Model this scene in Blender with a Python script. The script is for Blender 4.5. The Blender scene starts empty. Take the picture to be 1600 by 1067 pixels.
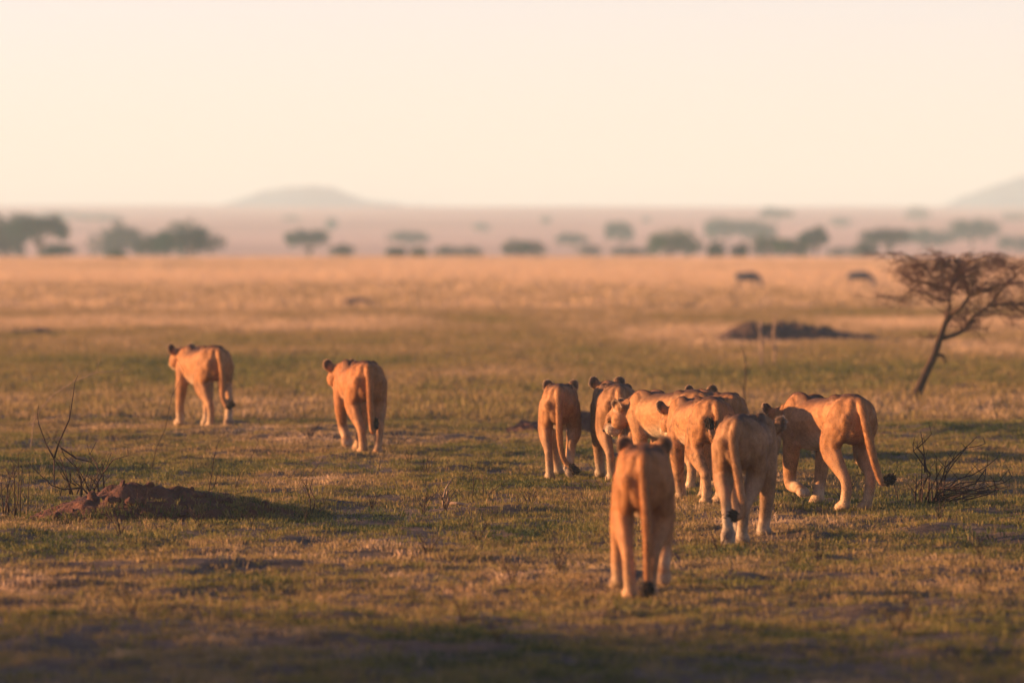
import bpy, bmesh, math, random
import numpy as np
from mathutils import Vector, Matrix, noise as mnoise
from mathutils.kdtree import KDTree
R = math.radians
S = bpy.context.scene
COL = S.collection

# ------------------------------------------------------------------ camera, sky, sun, exposure
FPX, HZ, CAMH = 8889.0, 347.0, 2.3          # focal length in photo pixels, horizon row, eye height above the plain
cam = bpy.data.cameras.new('camera'); camo = bpy.data.objects.new('camera', cam); COL.objects.link(camo)
cam.lens = 200; cam.sensor_width = 36; cam.clip_start = 0.5; cam.clip_end = 40000
camo.location = (0, 0, CAMH)
camo.rotation_euler = (R(90) - math.atan((533.5 - HZ) / FPX), 0, 0)
cam.dof.use_dof = True; cam.dof.focus_distance = 46.5; cam.dof.aperture_fstop = 2.05
S.camera = camo

VEIL = (0.66, 0.63, 0.76)                     # radiance of the dusty veil at the horizon, before the strength
SUN_EL, SUN_AZ = 7.2, -12.0                  # degrees above the plain; degrees behind the left-hand side
W = bpy.data.worlds.new('World'); S.world = W; W.use_nodes = True
wn = W.node_tree.nodes; wl = W.node_tree.links; bg = wn['Background']
sky = wn.new('ShaderNodeTexSky'); sky.sky_type = 'NISHITA'; sky.sun_disc = False
sky.sun_elevation = R(SUN_EL); sky.sun_rotation = R(270 - SUN_AZ)
sky.altitude = 1500; sky.air_density = 1.0; sky.dust_density = 1.0; sky.ozone_density = 1.0
tint = wn.new('ShaderNodeMix'); tint.data_type = 'RGBA'; tint.blend_type = 'MULTIPLY'; tint.inputs[0].default_value = 1
tint.inputs[7].default_value = (0.38, 0.325, 0.47, 1)
# dusty air low over the plain, the same all round: a pale warm veil that thins smoothly with height
wtc = wn.new('ShaderNodeTexCoord'); wsp = wn.new('ShaderNodeSeparateXYZ'); wl.new(wtc.outputs['Generated'], wsp.inputs[0])
wm = wn.new('ShaderNodeMath'); wm.operation = 'MULTIPLY'; wm.inputs[1].default_value = -9.0
wab = wn.new('ShaderNodeMath'); wab.operation = 'ABSOLUTE'; wl.new(wsp.outputs[2], wab.inputs[0]); wl.new(wab.outputs[0], wm.inputs[0])
we = wn.new('ShaderNodeMath'); we.operation = 'EXPONENT'; wl.new(wm.outputs[0], we.inputs[0])
wv = wn.new('ShaderNodeVectorMath'); wv.operation = 'SCALE'; wv.inputs[0].default_value = VEIL; wl.new(we.outputs[0], wv.inputs['Scale'])
wa = wn.new('ShaderNodeVectorMath'); wa.operation = 'ADD'; wl.new(tint.outputs[2], wa.inputs[0]); wl.new(wv.outputs[0], wa.inputs[1])
wl.new(sky.outputs[0], tint.inputs[6]); wl.new(wa.outputs[0], bg.inputs[0]); bg.inputs[1].default_value = 0.15
sunl = bpy.data.lights.new('sun', 'SUN'); sunl.energy = 5.0; sunl.angle = R(0.6); sunl.color = (1.0, 0.56, 0.27)
suno = bpy.data.objects.new('sun', sunl); COL.objects.link(suno)
sd = Vector((-math.cos(R(SUN_EL)) * math.cos(R(SUN_AZ)), -math.cos(R(SUN_EL)) * math.sin(R(SUN_AZ)), math.sin(R(SUN_EL))))
suno.rotation_euler = sd.to_track_quat('Z', 'Y').to_euler()
suno.location = (-30, 20, 30)
S.view_settings.view_transform = 'Standard'; S.view_settings.look = 'None'
S.view_settings.gamma = 1; S.view_settings.use_curve_mapping = False
S.view_settings.exposure = 1.7
S.render.engine = 'CYCLES'
S.cycles.use_denoising = True; S.cycles.denoiser = 'OPENIMAGEDENOISE'
S.cycles.max_bounces = 5; S.cycles.diffuse_bounces = 2; S.cycles.glossy_bounces = 1; S.cycles.transmission_bounces = 2
S.cycles.transparent_max_bounces = 8; S.cycles.volume_bounces = 2; S.cycles.caustics_reflective = False; S.cycles.caustics_refractive = False
HAZE_DENSITY = 0.00043
HAZE_COLOR = (0.66, 0.91, 1.0)

# ------------------------------------------------------------------ numpy value noise and the lie of the land
_rs = np.random.RandomState(5); _tab = _rs.rand(256, 256)
def vn(x, y):
    x = np.asarray(x, float); y = np.asarray(y, float)
    xi = np.floor(x).astype(int); yi = np.floor(y).astype(int); fx = x - xi; fy = y - yi
    fx = fx * fx * (3 - 2 * fx); fy = fy * fy * (3 - 2 * fy)
    a = _tab[xi & 255, yi & 255]; b = _tab[(xi + 1) & 255, yi & 255]; c = _tab[xi & 255, (yi + 1) & 255]; d = _tab[(xi + 1) & 255, (yi + 1) & 255]
    return (a * (1 - fx) + b * fx) * (1 - fy) + (c * (1 - fx) + d * fx) * fy - 0.5
def fbm(x, y, o=3):
    s = 0; a = 1.0
    for i in range(o):
        s = s + a * vn(x * 2 ** i + 17.3 * i, y * 2 ** i + 5.1 * i); a *= 0.5
    return s
def sstep(a, b, t):
    t = np.clip((np.asarray(t, float) - a) / (b - a), 0, 1); return t * t * (3 - 2 * t)
def gz(x, y):
    """height of the plain: small bumps, a soft rise edge 385 m off, a dip, then a long slope up to the far crest"""
    x = np.asarray(x, float); y = np.asarray(y, float)
    near = fbm(x * 1.3, y * 1.3, 2) * 0.035 + fbm(x * 4.1, y * 4.1, 3) * 0.03 + fbm(x * 0.4 + 40, y * 0.4, 2) * 0.02
    near = near + 0.17 * np.clip(vn(x * 1.9 + 7, y * 1.9) - 0.20, 0, 1) * (1 - sstep(90, 150, y))
    far = fbm(x / 60.0 + 9, y / 90.0, 3) * 0.5 * sstep(140, 380, y)
    z = near * (1 - sstep(200, 400, y)) + far * (1 - sstep(360, 420, y))
    z = z - 0.3 * sstep(230, 385, y) - 3.2 * sstep(385, 620, y)
    z = z + np.clip(y - 700, 0, 2300) / 2300.0 * 14.2
    z = z + fbm(x / 260.0 + 3, y / 400.0 + 7, 3) * 3.2 * sstep(650, 2200, y)
    z = z - 60 * sstep(3000, 5200, y)
    return z
def at(px, d, z=None):
    """a world point seen in photo column px at distance d; standing on the ground unless z is given"""
    x = (px - 800) * d / FPX
    return Vector((x, d, float(gz(x, d)) if z is None else z))
def dist(y): return FPX * CAMH / (y - HZ)
def zat(y, d): return CAMH - (y - HZ) * d / FPX

# ------------------------------------------------------------------ materials
def mat(name):
    m = bpy.data.materials.new(name); m.use_nodes = True
    nt = m.node_tree; b = nt.nodes['Principled BSDF']; b.inputs['Roughness'].default_value = 0.9
    b.inputs['Specular IOR Level'].default_value = 0.2
    return m, nt, b
def ramp(nt, src, stops):
    r = nt.nodes.new('ShaderNodeValToRGB'); e = r.color_ramp.elements
    while len(e) > 1: e.remove(e[-1])
    e[0].position = stops[0][0]; e[0].color = (*stops[0][1], 1)
    for p, c in stops[1:]:
        k = e.new(p); k.color = (*c, 1)
    nt.links.new(src, r.inputs[0]); return r.outputs[0]
def noisen(nt, scale, detail=4, vec=None, rough=0.6):
    n = nt.nodes.new('ShaderNodeTexNoise'); n.inputs['Scale'].default_value = scale; n.inputs['Detail'].default_value = detail
    n.inputs['Roughness'].default_value = rough
    if vec is not None: nt.links.new(vec, n.inputs['Vector'])
    return n.outputs['Fac']
def mixc(nt, fac, a, b, mode='MIX'):
    m = nt.nodes.new('ShaderNodeMix'); m.data_type = 'RGBA'; m.blend_type = mode
    for sock, v in ((m.inputs[0], fac), (m.inputs[6], a), (m.inputs[7], b)):
        if isinstance(v, (int, float)): sock.default_value = v
        elif isinstance(v, tuple): sock.default_value = (*v, 1)
        else: nt.links.new(v, sock)
    return m.outputs[2]
def bump(nt, b, h, strength, dist_=0.01):
    n = nt.nodes.new('ShaderNodeBump'); n.inputs['Strength'].default_value = strength; n.inputs['Distance'].default_value = dist_
    nt.links.new(h, n.inputs['Height']); nt.links.new(n.outputs[0], b.inputs['Normal'])
def mmath(nt, op, a, b=None, c=None, clamp=False):
    m = nt.nodes.new('ShaderNodeMath'); m.operation = op; m.use_clamp = clamp
    for s, v in zip(m.inputs, (a, b, c)):
        if v is None: continue
        if isinstance(v, (int, float)): s.default_value = v
        else: nt.links.new(v, s)
    return m.outputs[0]

def ground_material():
    m, nt, b = mat('plain_ground')
    g = nt.nodes.new('ShaderNodeNewGeometry').outputs['Position']
    sp = nt.nodes.new('ShaderNodeSeparateXYZ'); nt.links.new(g, sp.inputs[0])
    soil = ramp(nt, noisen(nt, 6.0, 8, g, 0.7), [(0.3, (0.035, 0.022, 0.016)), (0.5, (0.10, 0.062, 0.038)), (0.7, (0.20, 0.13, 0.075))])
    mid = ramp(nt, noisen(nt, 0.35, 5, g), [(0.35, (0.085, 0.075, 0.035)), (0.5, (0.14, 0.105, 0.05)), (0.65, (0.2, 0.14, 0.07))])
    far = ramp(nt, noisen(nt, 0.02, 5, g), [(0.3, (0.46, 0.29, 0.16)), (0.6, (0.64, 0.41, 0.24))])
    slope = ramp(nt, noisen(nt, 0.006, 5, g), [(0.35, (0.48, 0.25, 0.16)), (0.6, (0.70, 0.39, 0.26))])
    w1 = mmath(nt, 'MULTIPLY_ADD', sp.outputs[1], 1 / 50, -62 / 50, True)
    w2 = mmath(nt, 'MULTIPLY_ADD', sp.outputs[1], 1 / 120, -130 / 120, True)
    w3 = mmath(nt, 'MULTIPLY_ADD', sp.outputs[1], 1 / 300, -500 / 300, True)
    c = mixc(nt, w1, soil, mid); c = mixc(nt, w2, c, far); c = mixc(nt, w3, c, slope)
    nt.links.new(c, b.inputs['Base Color'])
    bump(nt, b, noisen(nt, 9.0, 6, g, 0.7), 0.9, 0.05)
    return m
def grass_material():
    m, nt, b = mat('grass_blade')
    g = nt.nodes.new('ShaderNodeNewGeometry').outputs['Position']
    a = nt.nodes.new('ShaderNodeAttribute'); a.attribute_type = 'INSTANCER'; a.attribute_name = 'tone'
    oi = nt.nodes.new('ShaderNodeObjectInfo')
    v = mmath(nt, 'MULTIPLY_ADD', oi.outputs['Random'], 0.36, mmath(nt, 'ADD', a.outputs['Fac'], -0.18), True)
    c = ramp(nt, v, [(0.0, (0.022, 0.042, 0.020)), (0.25, (0.06, 0.075, 0.020)), (0.45, (0.20, 0.165, 0.038)),
                     (0.62, (0.28, 0.185, 0.064)), (0.8, (0.34, 0.22, 0.095)), (1.0, (0.66, 0.43, 0.24))])
    nt.links.new(c, b.inputs['Base Color']); b.inputs['Roughness'].default_value = 0.8
    tr = nt.nodes.new('ShaderNodeBsdfTranslucent'); nt.links.new(c, tr.inputs[0])
    mx = nt.nodes.new('ShaderNodeMixShader'); mx.inputs[0].default_value = 0.3
    nt.links.new(b.outputs[0], mx.inputs[1]); nt.links.new(tr.outputs[0], mx.inputs[2])
    nt.links.new(mx.outputs[0], nt.nodes['Material Output'].inputs[0])
    return m
def simple(name, c1, c2, scale=8, detail=5, bs=0.5, bd=0.02, rough=0.9, coord='obj'):
    m, nt, b = mat(name)
    v = nt.nodes.new('ShaderNodeTexCoord').outputs['Object']
    n = noisen(nt, scale, detail, v)
    nt.links.new(ramp(nt, n, [(0.3, c1), (0.7, c2)]), b.inputs['Base Color'])
    b.inputs['Roughness'].default_value = rough
    bump(nt, b, noisen(nt, scale * 2.5, 5, v), bs, bd)
    return m
def leaf_material(name, c1, c2):
    m, nt, b = mat(name)
    g = nt.nodes.new('ShaderNodeNewGeometry')
    c = ramp(nt, noisen(nt, 1.1, 3, g.outputs['Position']), [(0.3, c1), (0.7, c2)])
    nt.links.new(c, b.inputs['Base Color'])
    tr = nt.nodes.new('ShaderNodeBsdfTranslucent'); nt.links.new(c, tr.inputs[0])
    mx = nt.nodes.new('ShaderNodeMixShader'); mx.inputs[0].default_value = 0.25
    nt.links.new(b.outputs[0], mx.inputs[1]); nt.links.new(tr.outputs[0], mx.inputs[2])
    nt.links.new(mx.outputs[0], nt.nodes['Material Output'].inputs[0])
    return m
def fur_material():
    m, nt, b = mat('lion_fur')
    a = nt.nodes.new('ShaderNodeAttribute'); a.attribute_name = 'Col'
    tc = nt.nodes.new('ShaderNodeTexCoord').outputs['Object']
    mp = nt.nodes.new('ShaderNodeMapping'); mp.inputs['Scale'].default_value = (0.35, 1, 0.5); nt.links.new(tc, mp.inputs[0])
    n1 = noisen(nt, 55, 3, mp.outputs[0]); n2 = noisen(nt, 7, 4, tc)
    f = ramp(nt, n1, [(0.3, (0.78, 0.76, 0.74)), (0.7, (1.12, 1.12, 1.12))])
    f2 = ramp(nt, n2, [(0.3, (0.70, 0.68, 0.68)), (0.7, (1.12, 1.12, 1.12))])
    c = mixc(nt, 1.0, mixc(nt, 1.0, a.outputs['Color'], f, 'MULTIPLY'), f2, 'MULTIPLY')
    nt.links.new(c, b.inputs['Base Color'])
    b.inputs['Roughness'].default_value = 0.75; b.inputs['Specular IOR Level'].default_value = 0.15
    
    bump(nt, b, n1, 0.35, 0.008)
    return m

def hair_material():
    m = bpy.data.materials.new('lion_hair'); m.use_nodes = True; nt = m.node_tree; nt.nodes.remove(nt.nodes['Principled BSDF'])
    a = nt.nodes.new('ShaderNodeAttribute'); a.attribute_name = 'Col'
    d = nt.nodes.new('ShaderNodeBsdfDiffuse'); t = nt.nodes.new('ShaderNodeBsdfTranslucent'); mx = nt.nodes.new('ShaderNodeMixShader'); mx.inputs[0].default_value = 0.38
    for q in (d, t): nt.links.new(a.outputs['Color'], q.inputs['Color'])
    nt.links.new(d.outputs[0], mx.inputs[1]); nt.links.new(t.outputs[0], mx.inputs[2]); nt.links.new(mx.outputs[0], nt.nodes['Material Output'].inputs[0])
    return m
M_HAIR = hair_material()
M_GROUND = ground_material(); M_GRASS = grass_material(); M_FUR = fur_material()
M_SOIL = simple('red_termite_soil', (0.050, 0.022, 0.015), (0.18, 0.070, 0.038), 7, 6, 1.0, 0.06)
M_SOILD = simple('grey_brown_soil', (0.05, 0.028, 0.022), (0.12, 0.066, 0.045), 5, 6, 1.0, 0.06)
M_TWIG = simple('dry_twig_bark', (0.025, 0.013, 0.010), (0.075, 0.036, 0.025), 30, 3)
M_PALETWIG = simple('pale_dead_stem', (0.26, 0.16, 0.10), (0.42, 0.28, 0.17), 20, 3)
M_BARK = simple('acacia_bark', (0.025, 0.016, 0.012), (0.11, 0.055, 0.030), 14, 5, 1.0, 0.03)
M_TUFT = simple('black_tail_hair', (0.012, 0.008, 0.006), (0.045, 0.024, 0.016), 40, 3)
M_NOSE = simple('nose_skin', (0.04, 0.02, 0.018), (0.09, 0.05, 0.04), 60, 2)
M_EYE = simple('eye_amber', (0.01, 0.006, 0.004), (0.10, 0.05, 0.01), 40, 1, 0, 0.001, 0.15)
M_HIDE = simple('grey_hide', (0.05, 0.05, 0.058), (0.11, 0.105, 0.115), 9, 3)
M_HILL = simple('haze_blue_hill', (0.03, 0.10, 0.17), (0.05, 0.14, 0.22), 0.02, 6, 0.5, 5)  # blue of distant haze put into the hill's base colour
M_LEAF = [leaf_material('dark_acacia_leaf', (0.006, 0.045, 0.038), (0.014, 0.085, 0.065)),
          leaf_material('olive_acacia_leaf', (0.020, 0.065, 0.028), (0.045, 0.11, 0.045)),
          leaf_material('grey_brown_leaf', (0.02, 0.045, 0.042), (0.045, 0.08, 0.068))]

# ------------------------------------------------------------------ object helpers
def tag(o, label=None, cat=None, group=None, kind=None):
    if label: o['label'] = label
    if cat: o['category'] = cat
    if group: o['group'] = group
    if kind: o['kind'] = kind
    return o
def mesh_obj(name, verts, faces, m, parent=None, smooth=True, link=True):
    me = bpy.data.meshes.new(name); me.from_pydata([tuple(v) for v in verts], [], faces); me.update()
    if smooth: me.polygons.foreach_set('use_smooth', [True] * len(me.polygons))
    me.materials.append(m)
    o = bpy.data.objects.new(name, me)
    if link: COL.objects.link(o)
    if parent: o.parent = parent
    return o
def empty(name, loc, rz=0.0, scale=1.0):
    o = bpy.data.objects.new(name, None); COL.objects.link(o); o.empty_display_size = 0.2
    o.location = loc; o.rotation_euler = (0, 0, rz); o.scale = (scale,) * 3
    return o
class Geo:
    def __init__(s): s.v = []; s.f = []
    def add(s, v, f):
        n = len(s.v); s.v += v; s.f += [tuple(i + n for i in q) for q in f]
    def tube(s, pts, rad, seg=6, cap=True):
        pts = [Vector(p) for p in pts]; v = []; f = []
        up = Vector((0.13, 0.3, 1)).normalized()
        for i, p in enumerate(pts):
            t = (pts[min(i + 1, len(pts) - 1)] - pts[max(i - 1, 0)]).normalized()
            a = t.cross(up)
            if a.length < 1e-3: a = t.cross(Vector((1, 0, 0)))
            a.normalize(); b = t.cross(a)
            for k in range(seg):
                w = 2 * math.pi * k / seg
                v.append(p + (a * math.cos(w) + b * math.sin(w)) * rad[i])
        for i in range(len(pts) - 1):
            for k in range(seg):
                f.append((i * seg + k, i * seg + (k + 1) % seg, (i + 1) * seg + (k + 1) % seg, (i + 1) * seg + k))
        if cap:
            f.append(tuple(range(seg - 1, -1, -1))); f.append(tuple((len(pts) - 1) * seg + k for k in range(seg)))
        s.add(v, f)
    def obj(s, name, m, parent=None, smooth=True): return mesh_obj(name, s.v, s.f, m, parent, smooth)
def polar(n, r, rnd): return [r * (1 + rnd.uniform(-.2, .2)) for _ in range(n)]

# ------------------------------------------------------------------ the plain
def build_ground():
    rows = list(np.arange(-40, 22, 4.0)) + list(np.arange(22, 70, 0.11)) + list(np.arange(70, 130, 0.45))
    d = 130.0
    while d < 9000: rows.append(d); d *= 1.018
    us = []
    n = 64
    for i in range(-n, n + 1): us.append(i / n)
    wide = [0.06, 0.15, 0.3, 0.6, 1.0]
    V = []; xs = []
    for y in rows:
        de = max(y, 26.0)
        row = [u * (0.11 * de + 1.5) for u in us]
        e = row[-1]
        ext = [e + w * (1.2 * de + 60) for w in wide]
        xs.append([-q for q in reversed(ext)] + row + ext)
    X = np.array(xs); Y = np.repeat(np.array(rows)[:, None], X.shape[1], 1); Z = gz(X, Y)
    nr, nc = X.shape
    verts = np.stack([X, Y, Z], -1).reshape(-1, 3)
    i = np.arange(nr - 1)[:, None] * nc + np.arange(nc - 1)[None, :]
    faces = np.stack([i, i + 1, i + nc + 1, i + nc], -1).reshape(-1, 4)
    me = bpy.data.meshes.new('ground'); me.from_pydata(verts.tolist(), [], faces.tolist())
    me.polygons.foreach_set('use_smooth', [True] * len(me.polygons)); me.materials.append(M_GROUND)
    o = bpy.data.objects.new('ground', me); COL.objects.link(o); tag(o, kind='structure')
build_ground()

def hill(d, dep, outline, base=-30.0):
    """a rounded hill: its skyline (photo column, row at distance d) swept over an oval footprint"""
    V = []; F = []; nx, ny = 70, 24; c0, c1 = outline[0][0], outline[-1][0]
    for j in range(ny + 1):
        for i in range(nx + 1):
            px = c0 + (c1 - c0) * i / nx; t = j / ny * 2 - 1
            row = float(np.interp(px, [p[0] for p in outline], [p[1] for p in outline]))
            top = CAMH - (row - HZ) * d / FPX - base
            top *= 1 + 0.03 * float(fbm(px / 14.0 + d, t * 2))
            hh = top * max(0.0, math.cos(t * math.pi / 2)) ** 1.1
            V.append(((px - 800) * d / FPX, d + t * dep, base + hh))
    for j in range(ny):
        for i in range(nx):
            a = j * (nx + 1) + i; F.append((a, a + 1, a + nx + 2, a + nx + 1))
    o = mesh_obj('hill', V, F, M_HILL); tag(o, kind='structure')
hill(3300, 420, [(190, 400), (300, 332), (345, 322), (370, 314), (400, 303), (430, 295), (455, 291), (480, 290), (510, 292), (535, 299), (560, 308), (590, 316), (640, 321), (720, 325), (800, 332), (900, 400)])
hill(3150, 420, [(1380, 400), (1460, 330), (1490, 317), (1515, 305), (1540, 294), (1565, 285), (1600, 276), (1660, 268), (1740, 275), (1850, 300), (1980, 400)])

# ------------------------------------------------------------------ grass (instanced tufts)
def tuft(name, nb, h, spread, wid, seed, lean=0.5):
    r = random.Random(seed); V = []; F = []
    for _ in range(nb):
        a = r.uniform(0, 6.28); rr = spread * math.sqrt(r.random()); bx, by = rr * math.cos(a), rr * math.sin(a)
        hh = h * r.uniform(.45, 1); ln = r.uniform(0.1, lean) * hh; la = a + r.uniform(-1, 1)
        w = wid * r.uniform(.6, 1.2); fa = r.uniform(0, 3.14); dx, dy = math.cos(fa) * w, math.sin(fa) * w
        m1 = (bx + ln * .35 * math.cos(la), by + ln * .35 * math.sin(la), hh * .55)
        t = (bx + ln * math.cos(la), by + ln * math.sin(la), hh * r.uniform(.75, 1))
        n = len(V)
        V += [(bx - dx, by - dy, -.01), (bx + dx, by + dy, -.01), (m1[0] + dx * .8, m1[1] + dy * .8, m1[2]), (m1[0] - dx * .8, m1[1] - dy * .8, m1[2]), t]
        F += [(n, n + 1, n + 2, n + 3), (n + 3, n + 2, n + 4)]
    return mesh_obj(name, V, F, M_GRASS, None, False, link=False)
def scatter(name, pts, rot, scl, tone, protos, m):
    """one object: a cloud of points, each carrying an instanced tuft"""
    col = bpy.data.collections.new(name + '_source')
    for p in protos: col.objects.link(p)
    me = bpy.data.meshes.new(name); n = len(pts)
    me.vertices.add(n); me.vertices.foreach_set('co', np.asarray(pts, np.float32).ravel())
    for nm, ty, arr in (('rot', 'FLOAT_VECTOR', rot), ('scl', 'FLOAT', scl), ('tone', 'FLOAT', tone)):
        a = me.attributes.new(nm, ty, 'POINT'); a.data.foreach_set('vector' if ty == 'FLOAT_VECTOR' else 'value', np.asarray(arr, np.float32).ravel())
    me.materials.append(m)
    o = bpy.data.objects.new(name, me); COL.objects.link(o)
    ng = bpy.data.node_groups.new(name, 'GeometryNodeTree')
    ng.interface.new_socket('Geometry', in_out='INPUT', socket_type='NodeSocketGeometry')
    ng.interface.new_socket('Geometry', in_out='OUTPUT', socket_type='NodeSocketGeometry')
    gi = ng.nodes.new('NodeGroupInput'); go = ng.nodes.new('NodeGroupOutput')
    ci = ng.nodes.new('GeometryNodeCollectionInfo'); ci.inputs['Collection'].default_value = col
    ci.inputs['Separate Children'].default_value = True; ci.inputs['Reset Children'].default_value = True
    ip = ng.nodes.new('GeometryNodeInstanceOnPoints'); ip.inputs['Pick Instance'].default_value = True
    def at_(nm, ty):
        q = ng.nodes.new('GeometryNodeInputNamedAttribute'); q.data_type = ty; q.inputs['Name'].default_value = nm; return q.outputs[0]
    L = ng.links
    L.new(gi.outputs[0], ip.inputs['Points']); L.new(ci.outputs[0], ip.inputs['Instance'])
    L.new(at_('rot', 'FLOAT_VECTOR'), ip.inputs['Rotation']); L.new(at_('scl', 'FLOAT'), ip.inputs['Scale'])
    rv = ng.nodes.new('FunctionNodeRandomValue'); rv.data_type = 'INT'; rv.inputs[4].default_value = 0; rv.inputs[5].default_value = len(protos) - 1
    L.new(rv.outputs[2], ip.inputs['Instance Index']); L.new(ip.outputs[0], go.inputs[0])
    md = o.modifiers.new('scatter', 'NODES'); md.node_group = ng
    return o
MOUNDS = []      # (x, y, rx, ry) kept clear of turf; filled before the grass is laid
def zone(d0, d1, dens, seed, margin=2.5, k=0.1):
    rs = np.random.RandomState(seed)
    hw = k * d1 + margin; n = int((d1 - d0) * 2 * hw * dens)
    x = rs.uniform(-hw, hw, n); y = rs.uniform(d0, d1, n)
    keep = np.abs(x) < (k * y + margin)
    for mx, my, rx, ry in MOUNDS: keep &= (((x - mx) / rx) ** 2 + ((y - my) / ry) ** 2) > rs.uniform(.35, 1.3, n)
    return x[keep], y[keep], rs
def lay(name, x, y, rs, s0, s1, tone, protos, label, cat='grass'):
    n = len(x); z = gz(x, y)
    rot = np.stack([rs.uniform(-.15, .15, n), rs.uniform(-.15, .15, n), rs.uniform(0, 6.28, n)], -1)
    o = scatter(name, np.stack([x, y, z], -1), rot, rs.uniform(s0, s1, n), tone, protos, M_GRASS)
    tag(o, label, cat, None, 'stuff')

LM = at(232, dist(808))       # the red mound on the left
M2 = at(1238, dist(534)); M3 = at(556, dist(479)); M4 = at(866, dist(676))
MOUNDS += [(LM.x + .0, LM.y, .75, .42), (M2.x, M2.y, 1.35, .9), (M3.x, M3.y, .45, .4), (M4.x, M4.y, .5, .45)]

def build_grass():
    # 1 short turf between the camera and the pride
    x, y, rs = zone(26.5, 66, 170, 1)
    patch = fbm(x * 0.55, y * 0.30, 3); gap = fbm(x * 1.6 + 50, y * 0.9, 2)
    keep = (gap > -0.27) | (rs.rand(len(x)) < .3); keep &= rs.rand(len(x)) < 0.93
    x, y, patch = x[keep], y[keep], patch[keep]
    band = sstep(48.5, 46.5, y) * 0 + np.exp(-((y - 47.5) / 3.0) ** 2) * -0.06
    fine = fbm(x * 2.6 + 31, y * 1.3, 2)
    tone = 0.52 + patch * 0.52 + fine * .26 + band + 0.13 * sstep(42, 35, y) - 0.16 * sstep(32.5, 28.5, y)  # last term darkens the nearest grass in place of foreground shade
    pr = [tuft('turf', 14, .034, .060, .0032, s, 1.3) for s in range(6)]
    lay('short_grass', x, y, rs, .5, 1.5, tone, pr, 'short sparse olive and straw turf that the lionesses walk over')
    # 2 mid plain
    x, y, rs = zone(66, 150, 26, 2)
    patch = fbm(x * 0.22, y * 0.07, 3)
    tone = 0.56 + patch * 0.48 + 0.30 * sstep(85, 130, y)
    pr = [tuft('clump', 16, .11, .13, .007, 20 + s, .7) for s in range(5)]
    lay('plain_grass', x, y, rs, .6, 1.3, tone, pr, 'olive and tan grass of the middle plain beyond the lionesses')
    # 3 tall golden grass
    x, y, rs = zone(150, 400, 2.6, 3, 4)
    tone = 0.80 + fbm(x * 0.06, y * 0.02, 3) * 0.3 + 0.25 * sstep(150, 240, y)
    pr = [tuft('golden_clump', 24, .21, .42, .020, 40 + s, .5) for s in range(5)]
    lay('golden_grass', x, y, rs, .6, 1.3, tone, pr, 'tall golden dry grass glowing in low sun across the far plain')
    # 4 scattered longer bents among the turf
    x, y, rs = zone(27, 64, 3.0, 4)
    k = fbm(x * .8, y * .5, 2) > -.05; x, y = x[k], y[k]
    pr = [tuft('bent', 5, .12, .035, .0022, 60 + s, .8) for s in range(5)]
    lay('dry_bents', x, y, rs, .5, 1.15, 0.60 + rs.uniform(-.15, .22, len(x)), pr, 'scattered thin straw coloured grass bents standing above the turf')
build_grass()

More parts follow.
